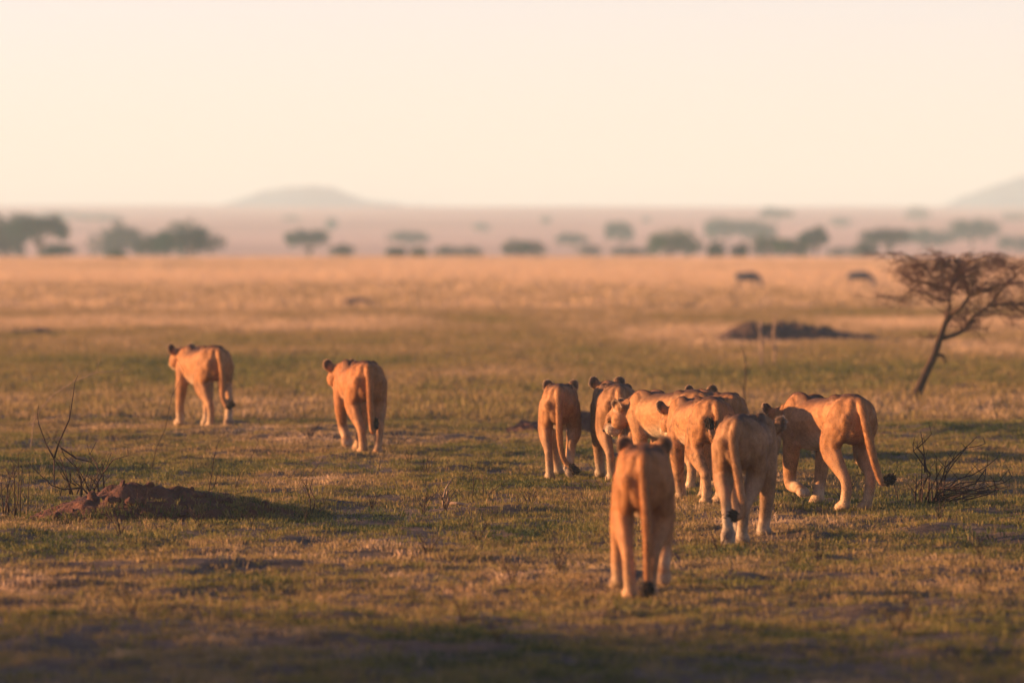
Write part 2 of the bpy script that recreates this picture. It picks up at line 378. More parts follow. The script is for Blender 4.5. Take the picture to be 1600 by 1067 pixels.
# ------------------------------------------------------------------ mounds
def mound(c, rx, ry, h, m, seed, prof, label, hole=None, clods=0, turf=False):
    """an uneven heap of earth; prof is its crest height left to right"""
    r = random.Random(seed); nx, ny = 90, 44; V = []; F = []
    for j in range(ny + 1):
        for i in range(nx + 1):
            u = i / nx * 2 - 1; t = j / ny * 2 - 1
            x = c.x + u * rx; y = c.y + t * ry
            e = max(0.0, 1 - t * t) ** 1.1
            hh = float(np.interp(u, [p[0] for p in prof], [p[1] for p in prof])) * e * h
            n = float(fbm((u * rx + seed * 7.7) * 5, (t * ry) * 5, 4))
            hh *= (1 + .45 * n); hh += .03 * float(fbm(u * rx * 14 + seed, t * ry * 14, 2)) * min(1, hh / .04)
            if hole:
                q = ((u * rx - hole[0]) / hole[2]) ** 2 + ((t * ry - hole[1]) / hole[3]) ** 2
                hh -= hole[4] * math.exp(-q * q)
            edge = max(abs(u), abs(t))
            V.append((x, y, float(gz(x, y)) + hh - .015 - (.05 if edge > .98 else 0)))
    for j in range(ny):
        for i in range(nx):
            a = j * (nx + 1) + i; F.append((a, a + 1, a + nx + 2, a + nx + 1))
    root = empty('termite_mound', c); tag(root, label, 'mound')
    o = mesh_obj('heap', [(v[0] - c.x, v[1] - c.y, v[2] - c.z) for v in V], F, m, root)
    if turf:
        pts = []
        for q in range(2600):
            u = r.uniform(-1, 1); t = r.uniform(-1, 1); i = int((u + 1) / 2 * nx); j = int((t + 1) / 2 * ny); v = V[j * (nx + 1) + i]
            rim = max(abs(t) - .45, 0) * 2.2 + max(u - .15, 0) * 1.3 + max(-u - .6, 0) * 1.5
            if r.random() < .75 * rim * (.6 + 1.6 * float(vn(v[0] * 4, v[1] * 4) + .3)): pts.append(v)
        n_ = len(pts); rs = np.random.RandomState(3)
        g_ = scatter('mound_grass', np.array(pts), np.stack([rs.uniform(-.3, .3, n_), rs.uniform(-.3, .3, n_), rs.uniform(0, 6.28, n_)], -1), rs.uniform(.5, 1.3, n_),
                     rs.uniform(.2, .65, n_), [tuft('mound_turf', 12, .04, .05, .0035, 90 + q, 1.2) for q in range(3)], M_GRASS)
        tag(g_, 'sparse grass creeping over the edges of the red mound', 'grass', None, 'stuff')
    for k in range(clods):
        u = r.uniform(-.7, .7); t = r.uniform(-.9, -.1); i = int((u + 1) / 2 * nx); j = int((t + 1) / 2 * ny); v = V[j * (nx + 1) + i]
        bm = bmesh.new(); bmesh.ops.create_icosphere(bm, subdivisions=2, radius=r.uniform(.015, .045))
        for q in bm.verts: q.co *= 1 + .35 * mnoise.noise(q.co * 30 + Vector((k, 0, 0)))
        me = bpy.data.meshes.new('clod'); bm.to_mesh(me); bm.free(); me.materials.append(m)
        q = bpy.data.objects.new('clod', me); COL.objects.link(q); q.parent = root
        q.location = (v[0] - c.x, v[1] - c.y, v[2] - c.z + .005); q.rotation_euler = (r.random() * 3, r.random() * 3, 0); q.scale = (1.3, 1, .7)
    return root
mound(LM + Vector((.12, 0, 0)), 1.28, .62, .27, M_SOIL, 3,
      [(-1, 0), (-.8, .12), (-.55, .55), (-.3, .98), (-.12, 1), (.05, .95), (.25, .8), (.45, .55), (.7, .30), (1, 0)],
      'low crumbling red earth mound with a dark burrow, twigs round it, at left in front', hole=(-.10, -.27, .12, .10, .13), clods=30, turf=True)
mound(M2 + Vector((.12, 0, 0)), 1.75, 1.0, .38, M_SOILD, 5, [(-1, 0), (-.9, .3), (-.6, .85), (-.3, 1), (.1, .98), (.32, .85), (.42, .55), (.75, .38), (1, .05)],
      'long dark grey brown earth mound on the middle plain behind the pale stalks')
mound(M3, .62, .5, .24, M_SOILD, 7, [(-1, 0), (-.6, .7), (0, 1), (.5, .8), (1, 0)], 'small dark earth hump far off in the golden grass, left of centre')
mound(M4, .62, .5, .27, M_SOIL, 9, [(-1, 0), (-.6, .45), (-.2, .6), (.3, .9), (.6, 1), (.85, .6), (1, 0)], 'reddish earth mound half hidden behind the slim lioness and her neighbour')
mound(at(52, dist(524)), .75, .5, .13, M_SOILD, 11, [(-1, 0), (-.5, .8), (.3, 1), (1, 0)], 'flat dark earth hump on the plain at the far left edge')
mound(at(1500, dist(609)), .42, .35, .10, M_SOILD, 13, [(-1, 0), (-.5, .7), (.1, 1), (1, 0)], 'low dark earth hump on the ground right of the leaning tree trunk')
mound(at(755, dist(600)), .42, .35, .08, M_SOILD, 15, [(-1, 0), (-.3, 1), (.4, .7), (1, 0)], 'low brown hump on the open plain between the left and right lionesses')

# ------------------------------------------------------------------ lionesses
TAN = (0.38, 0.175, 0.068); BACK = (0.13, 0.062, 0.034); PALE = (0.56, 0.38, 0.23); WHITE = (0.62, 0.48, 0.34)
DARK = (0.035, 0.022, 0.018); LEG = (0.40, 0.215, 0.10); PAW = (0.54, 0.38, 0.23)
class Prims:
    """closed volumes that are fused into one skin; every vertex carries its fur colour"""
    def __init__(s): s.v = []; s.f = []; s.c = []
    def push(s, v, f, c):
        n = len(s.v); s.v += [Vector(q) for q in v]; s.f += [tuple(i + n for i in q) for q in f]
        s.c += c if isinstance(c, list) else [c] * len(v)
    def ell(s, c, r, col, rot=None, seg=16, rings=10):
        v = []; f = []; M = rot or Matrix.Identity(3)
        for j in range(rings + 1):
            th = math.pi * j / rings
            for k in range(seg):
                ph = 2 * math.pi * k / seg
                p = Vector((r[0] * math.sin(th) * math.cos(ph), r[1] * math.sin(th) * math.sin(ph), r[2] * math.cos(th)))
                v.append(Vector(c) + M @ p)
        for j in range(rings):
            for k in range(seg):
                f.append((j * seg + k, (j + 1) * seg + k, (j + 1) * seg + (k + 1) % seg, j * seg + (k + 1) % seg))
        s.push(v, f, col)
    def limb(s, pts, ra, rb, cols, seg=14, sub=5):
        """tapered limb through the joints; ra = half width sideways, rb = half depth fore and aft"""
        P = []; A = []; B = []; C = []
        n = len(pts)
        def cr(a, b, c, d, t):
            return 0.5 * ((2 * b) + (c - a) * t + (2 * a - 5 * b + 4 * c - d) * t * t + (-a + 3 * b - 3 * c + d) * t ** 3)
        pts = [Vector(p) for p in pts]
        for i in range(n - 1):
            a, b, c, d = pts[max(i - 1, 0)], pts[i], pts[i + 1], pts[min(i + 2, n - 1)]
            for k in range(sub):
                t = k / sub; P.append(cr(a, b, c, d, t)); u = t * t * (3 - 2 * t)
                A.append(ra[i] * (1 - u) + ra[i + 1] * u); B.append(rb[i] * (1 - u) + rb[i + 1] * u)
                C.append(tuple(cols[i][q] * (1 - u) + cols[i + 1][q] * u for q in range(3)))
        P.append(pts[-1]); A.append(ra[-1]); B.append(rb[-1]); C.append(cols[-1])
        # rounded ends
        t0 = (P[0] - P[1]).normalized(); t1 = (P[-1] - P[-2]).normalized()
        e0 = min(A[0], B[0]); e1 = min(A[-1], B[-1])
        P = [P[0] + t0 * e0 * .9, P[0] + t0 * e0 * .6] + P + [P[-1] + t1 * e1 * .6, P[-1] + t1 * e1 * .9]
        A = [A[0] * .3, A[0] * .78] + A + [A[-1] * .78, A[-1] * .3]; B = [B[0] * .3, B[0] * .78] + B + [B[-1] * .78, B[-1] * .3]
        C = [C[0]] * 2 + C + [C[-1]] * 2
        v = []; cc = []; f = []
        for i, p in enumerate(P):
            t = (P[min(i + 1, len(P) - 1)] - P[max(i - 1, 0)]).normalized()
            y = Vector((0, 1, 0)) - t * t.y
            if y.length < .2: y = Vector((1, 0, 0)) - t * t.x
            y.normalize(); z = t.cross(y)
            for k in range(seg):
                w = 2 * math.pi * k / seg; v.append(p + y * math.cos(w) * A[i] + z * math.sin(w) * B[i]); cc.append(C[i])
        for i in range(len(P) - 1):
            for k in range(seg): f.append((i * seg + k, i * seg + (k + 1) % seg, (i + 1) * seg + (k + 1) % seg, (i + 1) * seg + k))
        f.append(tuple(range(seg - 1, -1, -1))); f.append(tuple((len(P) - 1) * seg + k for k in range(seg)))
        s.push(v, f, cc)
    def torso(s, st, seg=28):
        """stations (x, half width, top, bottom, fullness-low)"""
        v = []; cc = []; f = []
        X = [q[0] for q in st]; xs = np.linspace(X[0], X[-1], 42)
        for x in xs:
            w, zt, zb, lw = (float(np.interp(x, X, [q[k] for q in st])) for k in (1, 2, 3, 4))
            zc = zt - (zt - zb) * .45
            for k in range(seg):
                a = 2 * math.pi * k / seg; cy, cz = math.cos(a), math.sin(a)
                ex = 1.12 if cz > 0 else .9
                yy = math.copysign(abs(cy) ** ex, cy) * w * (1 if cz > 0 else lw + (1 - lw) * (1 + cz))
                zz = zc + (zt - zc) * cz if cz > 0 else zc + (zc - zb) * cz
                v.append((x, yy, zz))
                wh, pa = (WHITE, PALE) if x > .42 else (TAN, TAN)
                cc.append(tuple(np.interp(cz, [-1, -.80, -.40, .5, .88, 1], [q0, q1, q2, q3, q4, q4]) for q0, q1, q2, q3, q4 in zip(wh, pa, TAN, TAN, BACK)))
        n = len(xs)
        for i in range(n - 1):
            for k in range(seg): f.append((i * seg + k, i * seg + (k + 1) % seg, (i + 1) * seg + (k + 1) % seg, (i + 1) * seg + k))
        f.append(tuple(range(seg - 1, -1, -1))); f.append(tuple((n - 1) * seg + k for k in range(seg)))
        s.push(v, f, cc)
    def ear(s, c, rot, rad=.064):
        prof = [(0, -.030), (.5, -.026), (.85, -.012), (1.0, .006), (.86, .008), (.6, -.004), (0, -.012)]
        v = []; cc = []; f = []; seg = 16
        for (r, d) in prof:
            for k in range(seg):
                w = 2 * math.pi * k / seg
                v.append(Vector(c) + rot @ Vector((d, r * rad * math.cos(w), r * rad * 1.08 * math.sin(w))))
                up = math.sin(w)
                ib = prof.index((r, d)); cc.append(PALE if r >= .86 else (((.085, .045, .027) if up > -.5 else TAN) if ib < 2 else ((.20, .10, .05) if ib == 2 else (.10, .055, .035))))
        for i in range(len(prof) - 1):
            for k in range(seg): f.append((i * seg + k, i * seg + (k + 1) % seg, (i + 1) * seg + (k + 1) % seg, (i + 1) * seg + k))
        s.push(v, f, cc)

REAR = {  # hip, knee, hock, ankle, toe   (fore-aft, height), pad turned back?
    'stand': [(.13, .72), (.27, .50), (.03, .27), (.07, .07), (.13, .035)],
    'fwd':   [(.13, .72), (.36, .51), (.22, .25), (.32, .07), (.39, .035)],
    'back':  [(.12, .72), (.20, .47), (-.13, .30), (-.13, .11), (-.07, .04)],
    'push':  [(.12, .72), (.19, .48), (-.16, .33), (-.22, .15), (-.21, .055)],
    'lift':  [(.13, .72), (.29, .49), (.02, .35), (-.05, .19), (-.06, .105)]}
FRONT = {  # shoulder, elbow, wrist, pastern, toe
    'stand': [(1.08, .70), (.98, .48), (1.01, .20), (1.02, .07), (1.08, .035)],
    'fwd':   [(1.10, .70), (1.07, .49), (1.23, .24), (1.29, .07), (1.36, .035)],
    'back':  [(1.06, .70), (.94, .49), (.83, .23), (.77, .09), (.81, .04)],
    'lift':  [(1.09, .70), (1.02, .49), (1.13, .27), (1.03, .15), (.96, .10)],
    'lifthi': [(1.09, .70), (1.05, .49), (1.15, .20), (1.04, .155), (.94, .12)]}
def paw(P, base, toe, back, col):
    d = Vector((toe[0] - base[0], 0, toe[2] - base[2]))
    if d.length < 1e-3: d = Vector((1, 0, 0))
    d.normalize(); c = Vector(base) * .35 + Vector(toe) * .65
    rot = Matrix((d, Vector((0, 1, 0)), d.cross(Vector((0, 1, 0))))).transposed()
    P.ell(c, (.074, .058, .042), col, rot, 14, 8)
    for k in (-1.5, -.5, .5, 1.5):
        fwd = .052 if abs(k) < 1 else .036
        P.ell(c + d * fwd + Vector((0, k * .025, 0)) + rot @ Vector((0, 0, .004)), (.037, .018, .031), PAW, rot, 10, 6)
    if back:   # dark pads on the sole
        P.ell(c + rot @ Vector((-.005, 0, -.022 if rot[2][2] > 0 else .022)), (.034, .028, .016), (.10, .07, .065), rot, 10, 6)

def make_lioness(px, fy, yaw, scale, legs, head, tail, label, bend=0.0, spots=0.0, ls=1.0, drop=0.0, voxel=.0115, hump=(1, 1), tuftdir=(0, 0, -1), xw=1.0, splay=18, coat=(1, 1, 1)):
    """px, fy: photo pixel of the ground under the tail root; yaw degrees to the left of straight away"""
    d = dist(fy); P = Prims(); rr = random.Random(int(px * 7 + fy))
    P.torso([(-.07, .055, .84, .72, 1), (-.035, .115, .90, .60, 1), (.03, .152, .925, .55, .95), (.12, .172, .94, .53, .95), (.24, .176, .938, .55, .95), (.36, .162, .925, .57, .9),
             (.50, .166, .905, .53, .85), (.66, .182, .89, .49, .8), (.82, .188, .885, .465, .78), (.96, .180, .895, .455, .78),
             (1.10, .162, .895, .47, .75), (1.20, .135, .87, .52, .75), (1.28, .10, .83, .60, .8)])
    # hip bones, croup, loin and shoulder blades
    for s in (-1, 1):
        P.ell((.27, s * .085, .885), (.10, .05, .048), BACK)
        P.ell((.02, s * .06, .83), (.075, .05, .07), TAN)
        P.ell((1.03, s * .070, .805 + .020 * hump[0 if s > 0 else 1]), (.20, .060, .092), BACK)
        P.ell((1.05, s * .125, .72), (.125, .062, .17), TAN)
        P.ell((.13, s * .110, .73), (.155, .078, .16), TAN)
    P.limb([(.46, 0, .56), (.66, 0, .53)], [.08, .09], [.04, .04], [PALE, PALE])
    for key, y0, y1 in (('rl', .115, .075), ('rr', -.115, -.075)):
        pose, dx, dy = legs[key]; q = REAR[pose]; sg = 1 if y0 > 0 else -1
        ys = [y0, y0 * 1.18, (y0 + y1 * 2) / 3 * 1.05, y1, y1]
        p = [(a + dx * w, y + dy * w, z) for (a, z), y, w in zip(q, ys, (0, .4, .8, 1, 1))]
        inner = tuple((a + b) / 2 for a, b in zip(LEG, PALE))
        P.limb(p[:4], [.095, .078, .041, .041], [.14, .100, .050, .042], [TAN, TAN, LEG, PAW])
        A_, B_ = Vector(p[0]), Vector(p[1]); C_ = A_.lerp(B_, .5)
        P.ell(C_ + Vector((-.005, 0, .0)), (.120, .074, .17), TAN, Matrix.Rotation(-math.atan2(B_.x - A_.x, A_.z - B_.z), 3, 'Y'))
        P.limb([(-.0, y0 * .85, .74), (A_.x * .35 + B_.x * .3 - .03, y0 * .95, .63), (B_.x - .075, B_.y * .95, B_.z + .02)], [.06, .055, .035], [.06, .07, .045], [TAN] * 3)
        P.ell((p[2][0] - .012, p[2][1], p[2][2] + .012), (.034, .028, .04), LEG)       # point of the hock
        P.limb([(p[1][0] - .06, p[1][1], p[1][2] + .03), (p[2][0] - .01, p[2][1], p[2][2] + .02)], [.05, .018], [.055, .018], [TAN, LEG])
        P.ell((p[1][0] + .0, p[1][1] - sg * .040, p[1][2] - .01), (.06, .040, .12), PALE)
        paw(P, p[3], p[4], pose in ('push', 'lift', 'back'), inner)
    for key, y0, y1 in (('fl', .125, .075), ('fr', -.125, -.075)):
        pose, dx, dy = legs[key]; q = FRONT[pose]
        ys = [y0, y0 * 1.05, (y0 + y1) / 2, y1, y1]
        p = [(a + dx * w, y + dy * w, z) for (a, z), y, w in zip(q, ys, (0, .3, .8, 1, 1))]
        P.limb(p[:4], [.075, .067, .048, .045], [.125, .088, .054, .046], [TAN, TAN, LEG, PAW])
        paw(P, p[3], p[4], pose in ('lift', 'lifthi', 'back'), LEG if 'lift' in pose else PAW)
    # neck and head: head = (x, y, z, yaw, pitch down)
    hx, hy, hz_, hyaw, hpit = head
    HR = Matrix.Rotation(R(hyaw), 3, 'Z') @ Matrix.Rotation(R(hpit), 3, 'Y')
    HC = Vector((hx, hy, hz_)); back_ = HC + HR @ Vector((-.09, 0, -.01))
    P.limb([(1.02, 0, .73), (1.20, hy * .25, (.74 + hz_) / 2), tuple(back_)], [.145, .118, .092], [.165, .14, .108], [TAN, TAN, TAN])
    hp = lambda a, b, c: HC + HR @ Vector((a, b, c))
    P.ell(hp(0, 0, 0), (.12, .108, .10), TAN, HR)
    P.ell(hp(.08, 0, .022), (.085, .072, .062), TAN, HR)
    P.ell(hp(.13, 0, -.015), (.095, .050, .055), TAN, HR)
    for s in (-1, 1):
        P.ell(hp(.040, s * .066, -.05), (.090, .055, .078), TAN, HR)
        P.ell(hp(.175, s * .030, -.055), (.052, .040, .046), PALE, HR)
        P.ell(hp(.115, s * .052, .03), (.035, .02, .022), TAN, HR)
        er = HR @ Matrix.Rotation(R(s * splay), 3, 'Z') @ Matrix.Rotation(R(s * -14), 3, 'X')
        P.ear(hp(-.030, s * .124, .074), er)
        P.ell(hp(-.03, s * .092, .042), (.040, .042, .045), TAN, HR)
    P.ell(hp(.195, 0, -.018), (.042, .030, .024), (.20, .12, .09), HR)
    P.ell(hp(.145, 0, -.105), (.068, .044, .032), PALE, HR)
    P.ell((1.20, hy * .15, .79), (.17, .085, .085), BACK)
    # tail
    tp = [(.0, 0, .87), (-.06, 0, .855)] + tail
    n = len(tp); rads = [.052, .046] + [np.interp(i / (n - 3), [0, 1], [.038, .023]) for i in range(n - 2)]
    P.limb(tp, rads, rads, [BACK, TAN] + [TAN] * (n - 3) + [(.25, .14, .09)], seg=10, sub=6)
    # fuse
    def bendv(v): return Vector((v.x, v.y * (xw + (1 - xw) * max(0.0, min(1.0, (v.x - 1.0) / .3))) + bend * max(0.0, v.x - .2) ** 2, v.z - drop * 0))
    V = [bendv(v) for v in P.v]
    src = mesh_obj('fuse', V, P.f, M_FUR, None, True)
    md = src.modifiers.new('r', 'REMESH'); md.mode = 'VOXEL'; md.voxel_size = voxel; md.use_smooth_shade = True
    ms = src.modifiers.new('s', 'SMOOTH'); ms.factor = .5; ms.iterations = 4
    dg = bpy.context.evaluated_depsgraph_get(); dg.update()
    me = bpy.data.meshes.new_from_object(src.evaluated_get(dg)); me.name = 'body'
    kd = KDTree(len(V))
    for i, v in enumerate(V): kd.insert(v, i)
    kd.balance()
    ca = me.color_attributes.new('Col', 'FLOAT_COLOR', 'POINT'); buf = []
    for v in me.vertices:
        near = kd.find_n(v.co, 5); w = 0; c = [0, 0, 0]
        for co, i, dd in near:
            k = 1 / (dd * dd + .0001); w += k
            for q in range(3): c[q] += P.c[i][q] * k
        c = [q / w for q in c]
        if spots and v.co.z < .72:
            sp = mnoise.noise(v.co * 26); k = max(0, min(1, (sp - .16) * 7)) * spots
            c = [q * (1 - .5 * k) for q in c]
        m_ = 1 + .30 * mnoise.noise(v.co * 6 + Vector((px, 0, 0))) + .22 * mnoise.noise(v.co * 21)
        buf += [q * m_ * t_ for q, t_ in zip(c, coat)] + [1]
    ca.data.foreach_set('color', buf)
    bpy.data.objects.remove(src)
    root = empty('lioness', at(px, d, float(gz((px - 800) * d / FPX, d)) * .4 - .008), R(90 + yaw), scale); tag(root, label, 'lioness', 'lionesses walking away across the plain')
    body = bpy.data.objects.new('body', me); COL.objects.link(body); body.parent = root
    if not me.materials: me.materials.append(M_FUR)
    rs = np.random.RandomState(int(px)); hv = []; hf = []; hc = []
    for vi, v in enumerate(me.vertices):
        c = buf[vi * 4:vi * 4 + 3]; nn = v.normal
        flow = Vector((-1, 0, -.45 if v.co.z > .45 else -1.2)); flow = flow - nn * flow.dot(nn)
        if flow.length < .05: continue
        flow.normalize(); sidev = nn.cross(flow)
        if (v.co - Vector(tail[-1])).length < .07: continue
        for q in range(2):
            a1, a2, a3, a4, a5 = rs.uniform(-1, 1, 5)
            b = v.co + sidev * a1 * .007 + flow * a2 * .007 - nn * .002
            L_ = (.016 if v.co.z < .3 else .021) * (1 + .35 * a3)
            if v.co.x > 1.3: L_ *= .6
            t = b + flow * L_ + nn * (.0030 + .003 * a4) + sidev * a5 * .007
            w_ = sidev * .0026; m_ = len(hv); hv += [b - w_, b + w_, t]; hf.append((m_, m_ + 1, m_ + 2))
            k_ = 1 + .22 * a4; hc += [c[0] * k_ * 1.0, c[1] * k_ * 1.0, c[2] * k_ * 1.0, 1] * 2 + [c[0] * k_ * 1.5, c[1] * k_ * 1.5, c[2] * k_ * 1.5, 1]
    fo = mesh_obj('fur', hv, hf, M_HAIR, root, False); fo['kind'] = 'stuff'
    fo.data.color_attributes.new('Col', 'FLOAT_COLOR', 'POINT').data.foreach_set('color', hc)
    # tail tuft: a brush of black hair
    e = bendv(Vector(tail[-1])); td = (e - bendv(Vector(tail[-2]))).normalized(); td = (td + Vector(tuftdir) * .35).normalized(); g = Geo()
    g.tube([e - td * .035, e - td * .01, e + td * .025, e + td * .055], [.015, .028, .032, .011], 8)
    for k in range(190):
        o_ = Vector((rr.gauss(0, 1), rr.gauss(0, 1), rr.gauss(0, 1))).normalized()
        a = e + o_ * .018 + td * rr.uniform(-.03, .03); t = (td * rr.uniform(.5, 1.2) + o_ * .6).normalized()
        L_ = rr.uniform(.034, .060); g.tube([a, a + t * L_ * .6 + td * .004, a + (t + td * .7).normalized() * L_], [.007, .006, .001], 4, False)
    g.obj('tail_tuft', M_TUFT, root)
    # nose leather and eyes
    def ball(nm, c, r, m):
        bm = bmesh.new(); bmesh.ops.create_uvsphere(bm, u_segments=12, v_segments=8, radius=1)
        me2 = bpy.data.meshes.new(nm); bm.to_mesh(me2); bm.free(); me2.materials.append(m)
        o = bpy.data.objects.new(nm, me2); COL.objects.link(o); o.parent = root; o.scale = r; o.location = bendv(c)
        o.rotation_euler = HR.to_euler(); me2.polygons.foreach_set('use_smooth', [True] * len(me2.polygons))
    ball('nose', hp(.232, 0, -.020), (.014, .021, .014), M_NOSE)
    for s in (-1, 1): ball('eye', hp(.135, s * .056, .012), (.011, .009, .0105), M_EYE)
    return root

make_lioness(341, 673, 18, .99, dict(rl=('stand', -.02, 0), rr=('push', .06, .0), fl=('fwd', -.10, .05), fr=('back', .02, 0)),
    (1.38, .07, .79, 10, 12), [(-.12, 0, .75), (-.15, -.01, .60), (-.14, -.01, .42), (-.17, -.02, .32), (-.22, -.04, .26), (-.25, -.055, .27)],
    'leftmost lioness walking away, her sunlit flank towards the low sun', tuftdir=(0, -.3, .8))
make_lioness(575, 713, 9.5, 1.0, dict(rl=('fwd', -.22, -.04), rr=('stand', -.06, -.02), fl=('lift', .0, .0), fr=('stand', .05, .02)),
    (1.40, .09, .78, 8, 14), [(-.12, 0, .74), (-.14, 0, .58), (-.14, -.01, .40), (-.14, -.02, .27), (-.14, -.035, .25), (-.13, -.045, .30)],
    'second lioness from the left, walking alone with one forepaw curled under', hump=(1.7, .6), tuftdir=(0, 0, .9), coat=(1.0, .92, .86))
make_lioness(874, 751, -1, .93, dict(rl=('stand', -.05, .02), rr=('lift', .0, -.035), fl=('stand', .0, -.06), fr=('fwd', .0, 0)),
    (1.42, .0, .80, 0, 8), [(-.12, 0, .74), (-.15, 0, .56), (-.15, -.01, .38), (-.16, -.04, .24), (-.17, -.09, .17), (-.18, -.13, .145)],
    'slim lioness left of the close group, both ears up, black tail tip low', xw=.94, coat=(.95, 1.0, 1.05))
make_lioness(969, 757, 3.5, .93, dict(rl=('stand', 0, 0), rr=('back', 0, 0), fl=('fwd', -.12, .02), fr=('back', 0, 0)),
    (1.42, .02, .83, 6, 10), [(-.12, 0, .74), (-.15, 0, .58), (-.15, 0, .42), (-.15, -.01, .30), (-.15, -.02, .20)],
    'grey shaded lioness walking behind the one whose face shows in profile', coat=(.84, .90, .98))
make_lioness(1096, 770, 25, .93, dict(rl=('stand', 0, 0), rr=('back', 0, 0), fl=('stand', 0, 0), fr=('fwd', 0, 0)),
    (1.28, .16, .69, 52, 40), [(-.12, 0, .74), (-.15, 0, .58), (-.15, 0, .42), (-.15, -.01, .30), (-.15, -.02, .20)],
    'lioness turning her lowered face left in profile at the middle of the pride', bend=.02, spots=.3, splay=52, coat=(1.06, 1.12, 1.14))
make_lioness(1119, 793, 10.5, .95, dict(rl=('stand', -.04, 0), rr=('fwd', -.1, 0), fl=('stand', .02, .0), fr=('back', .02, 0)),
    (1.36, .07, .73, 14, 25), [(-.12, -.0, .76), (-.16, .02, .64), (-.20, .06, .58), (-.20, .08, .62), (-.17, .09, .69)],
    'spotted pale bellied lioness with a curled up black tail tip over her thigh', spots=.8, tuftdir=(0, .1, .9), coat=(1.04, 1.05, 1.04))
make_lioness(1144, 757, 10, .86, dict(rl=('stand', 0, 0), rr=('back', 0, 0), fl=('fwd', 0, 0), fr=('back', 0, 0)),
    (1.38, .04, .84, 4, 8), [(-.12, 0, .74), (-.15, 0, .58), (-.15, 0, .42), (-.15, -.01, .30), (-.15, -.02, .20)],
    'lioness hidden in the pride with only her back and ears showing above the others', coat=(.88, .86, .85))
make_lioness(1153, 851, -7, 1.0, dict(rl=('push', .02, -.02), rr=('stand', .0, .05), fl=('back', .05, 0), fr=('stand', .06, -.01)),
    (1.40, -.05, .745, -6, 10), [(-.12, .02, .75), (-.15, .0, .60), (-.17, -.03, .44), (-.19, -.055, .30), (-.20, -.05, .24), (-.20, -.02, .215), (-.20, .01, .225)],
    'lioness second nearest the camera, long curved tail with black tip turned left', bend=-.02, tuftdir=(0, .5, .2), coat=(.84, .94, 1.08), xw=.95)  # coat tinted grey to stand for the shade on her
make_lioness(1342, 800, 19, 1.0, dict(rl=('fwd', -.22, .0), rr=('stand', -.06, 0), fl=('lifthi', .0, .0), fr=('back', .22, 0)),
    (1.32, .10, .70, 8, 30), [(-.12, 0, .76), (-.16, -.02, .60), (-.18, -.05, .44), (-.19, -.09, .31), (-.20, -.12, .24), (-.20, -.155, .255)],
    'rightmost lioness with lowered head and raised forepaw, a shadow across her flank', bend=.03, hump=(1.7, .8), tuftdir=(0, -.4, .5))
make_lioness(1007, 939, -1, 1.0, dict(rl=('stand', -.10, .02), rr=('stand', .04, .035), fl=('fwd', -.2, .09), fr=('lift', -.22, -.06)),
    (1.40, -.01, .815, 0, 6), [(-.12, 0, .74), (-.15, -.01, .56), (-.15, -.02, .38), (-.15, -.02, .24), (-.15, -.02, .15), (-.15, -.02, .10)],
    'nearest lioness, soft out of focus, seen from straight behind with her tail hanging down', coat=(.98, .92, .85), xw=.91)

# ------------------------------------------------------------------ twigs, bushes, tree at right
def twig_from(pxs, d, r0, r1, g, c, dy=0.0, seed=0, seg=5):
    """a bent stem through the photo points, with some depth of its own"""
    rnd = random.Random(seed); n = len(pxs); pts = []; k0 = rnd.uniform(-.5, .5)
    for i, (x, y) in enumerate(pxs):
        t = i / max(1, n - 1); dd = d + dy * t + .03 * math.sin(5 * t + k0)
        pts.append(Vector(((x - 800) * dd / FPX, dd, zat(y, dd))) - c)
    if n > 1: pts[0].z = min(pts[0].z, pts[0].z)
    g.tube(pts, [r0 + (r1 - r0) * i / (n - 1) for i in range(n)], seg)
def arcs(x0, x1, y, n, seed, reach, rise, lean=0.0):
    """random bare shoots as photo-point polylines springing from the ground between x0 and x1"""
    r = random.Random(seed); out = []
    for _ in range(n):
        x = r.uniform(x0, x1); dx = r.uniform(-1, 1) * reach + lean; h = r.uniform(.45, 1) * rise; k = r.uniform(-.25, .25)
        out.append([(x, y), (x + dx * (.25 + k * .5), y - h * .38), (x + dx * (.6 + k), y - h * .72), (x + dx, y - h)])
    return out
def plant(name, base, stems, m, label, cat, group=None, r0=.006, r1=.002, part='stem', spread=.35, seed=1):
    d = dist(base[1]); c = at(base[0], d); root = empty(name, c); tag(root, label, cat, group); rnd = random.Random(seed)
    for k, st in enumerate(stems):
        g = Geo(); dy = rnd.uniform(-spread, spread)
        rr_ = r0 * rnd.uniform(.75, 1.2)
        twig_from(st, d, rr_, r1, g, c, dy, seed + k)
        # small side twigs
        for q in range(len(st) - 1):
            if rnd.random() < .75 and len(st) > 2:
                x, y = st[q + 1]; a = rnd.uniform(-1, 1); L = rnd.uniform(8, 22)
                twig_from([(x, y), (x + L * .5 * a, y - L * .5), (x + L * a, y - L)], d + dy * (q + 1) / (len(st) - 1), r1 * 1.2, r1 * .6, g, c, rnd.uniform(-.1, .1), q)
        g.obj(part, m, root)
    return root
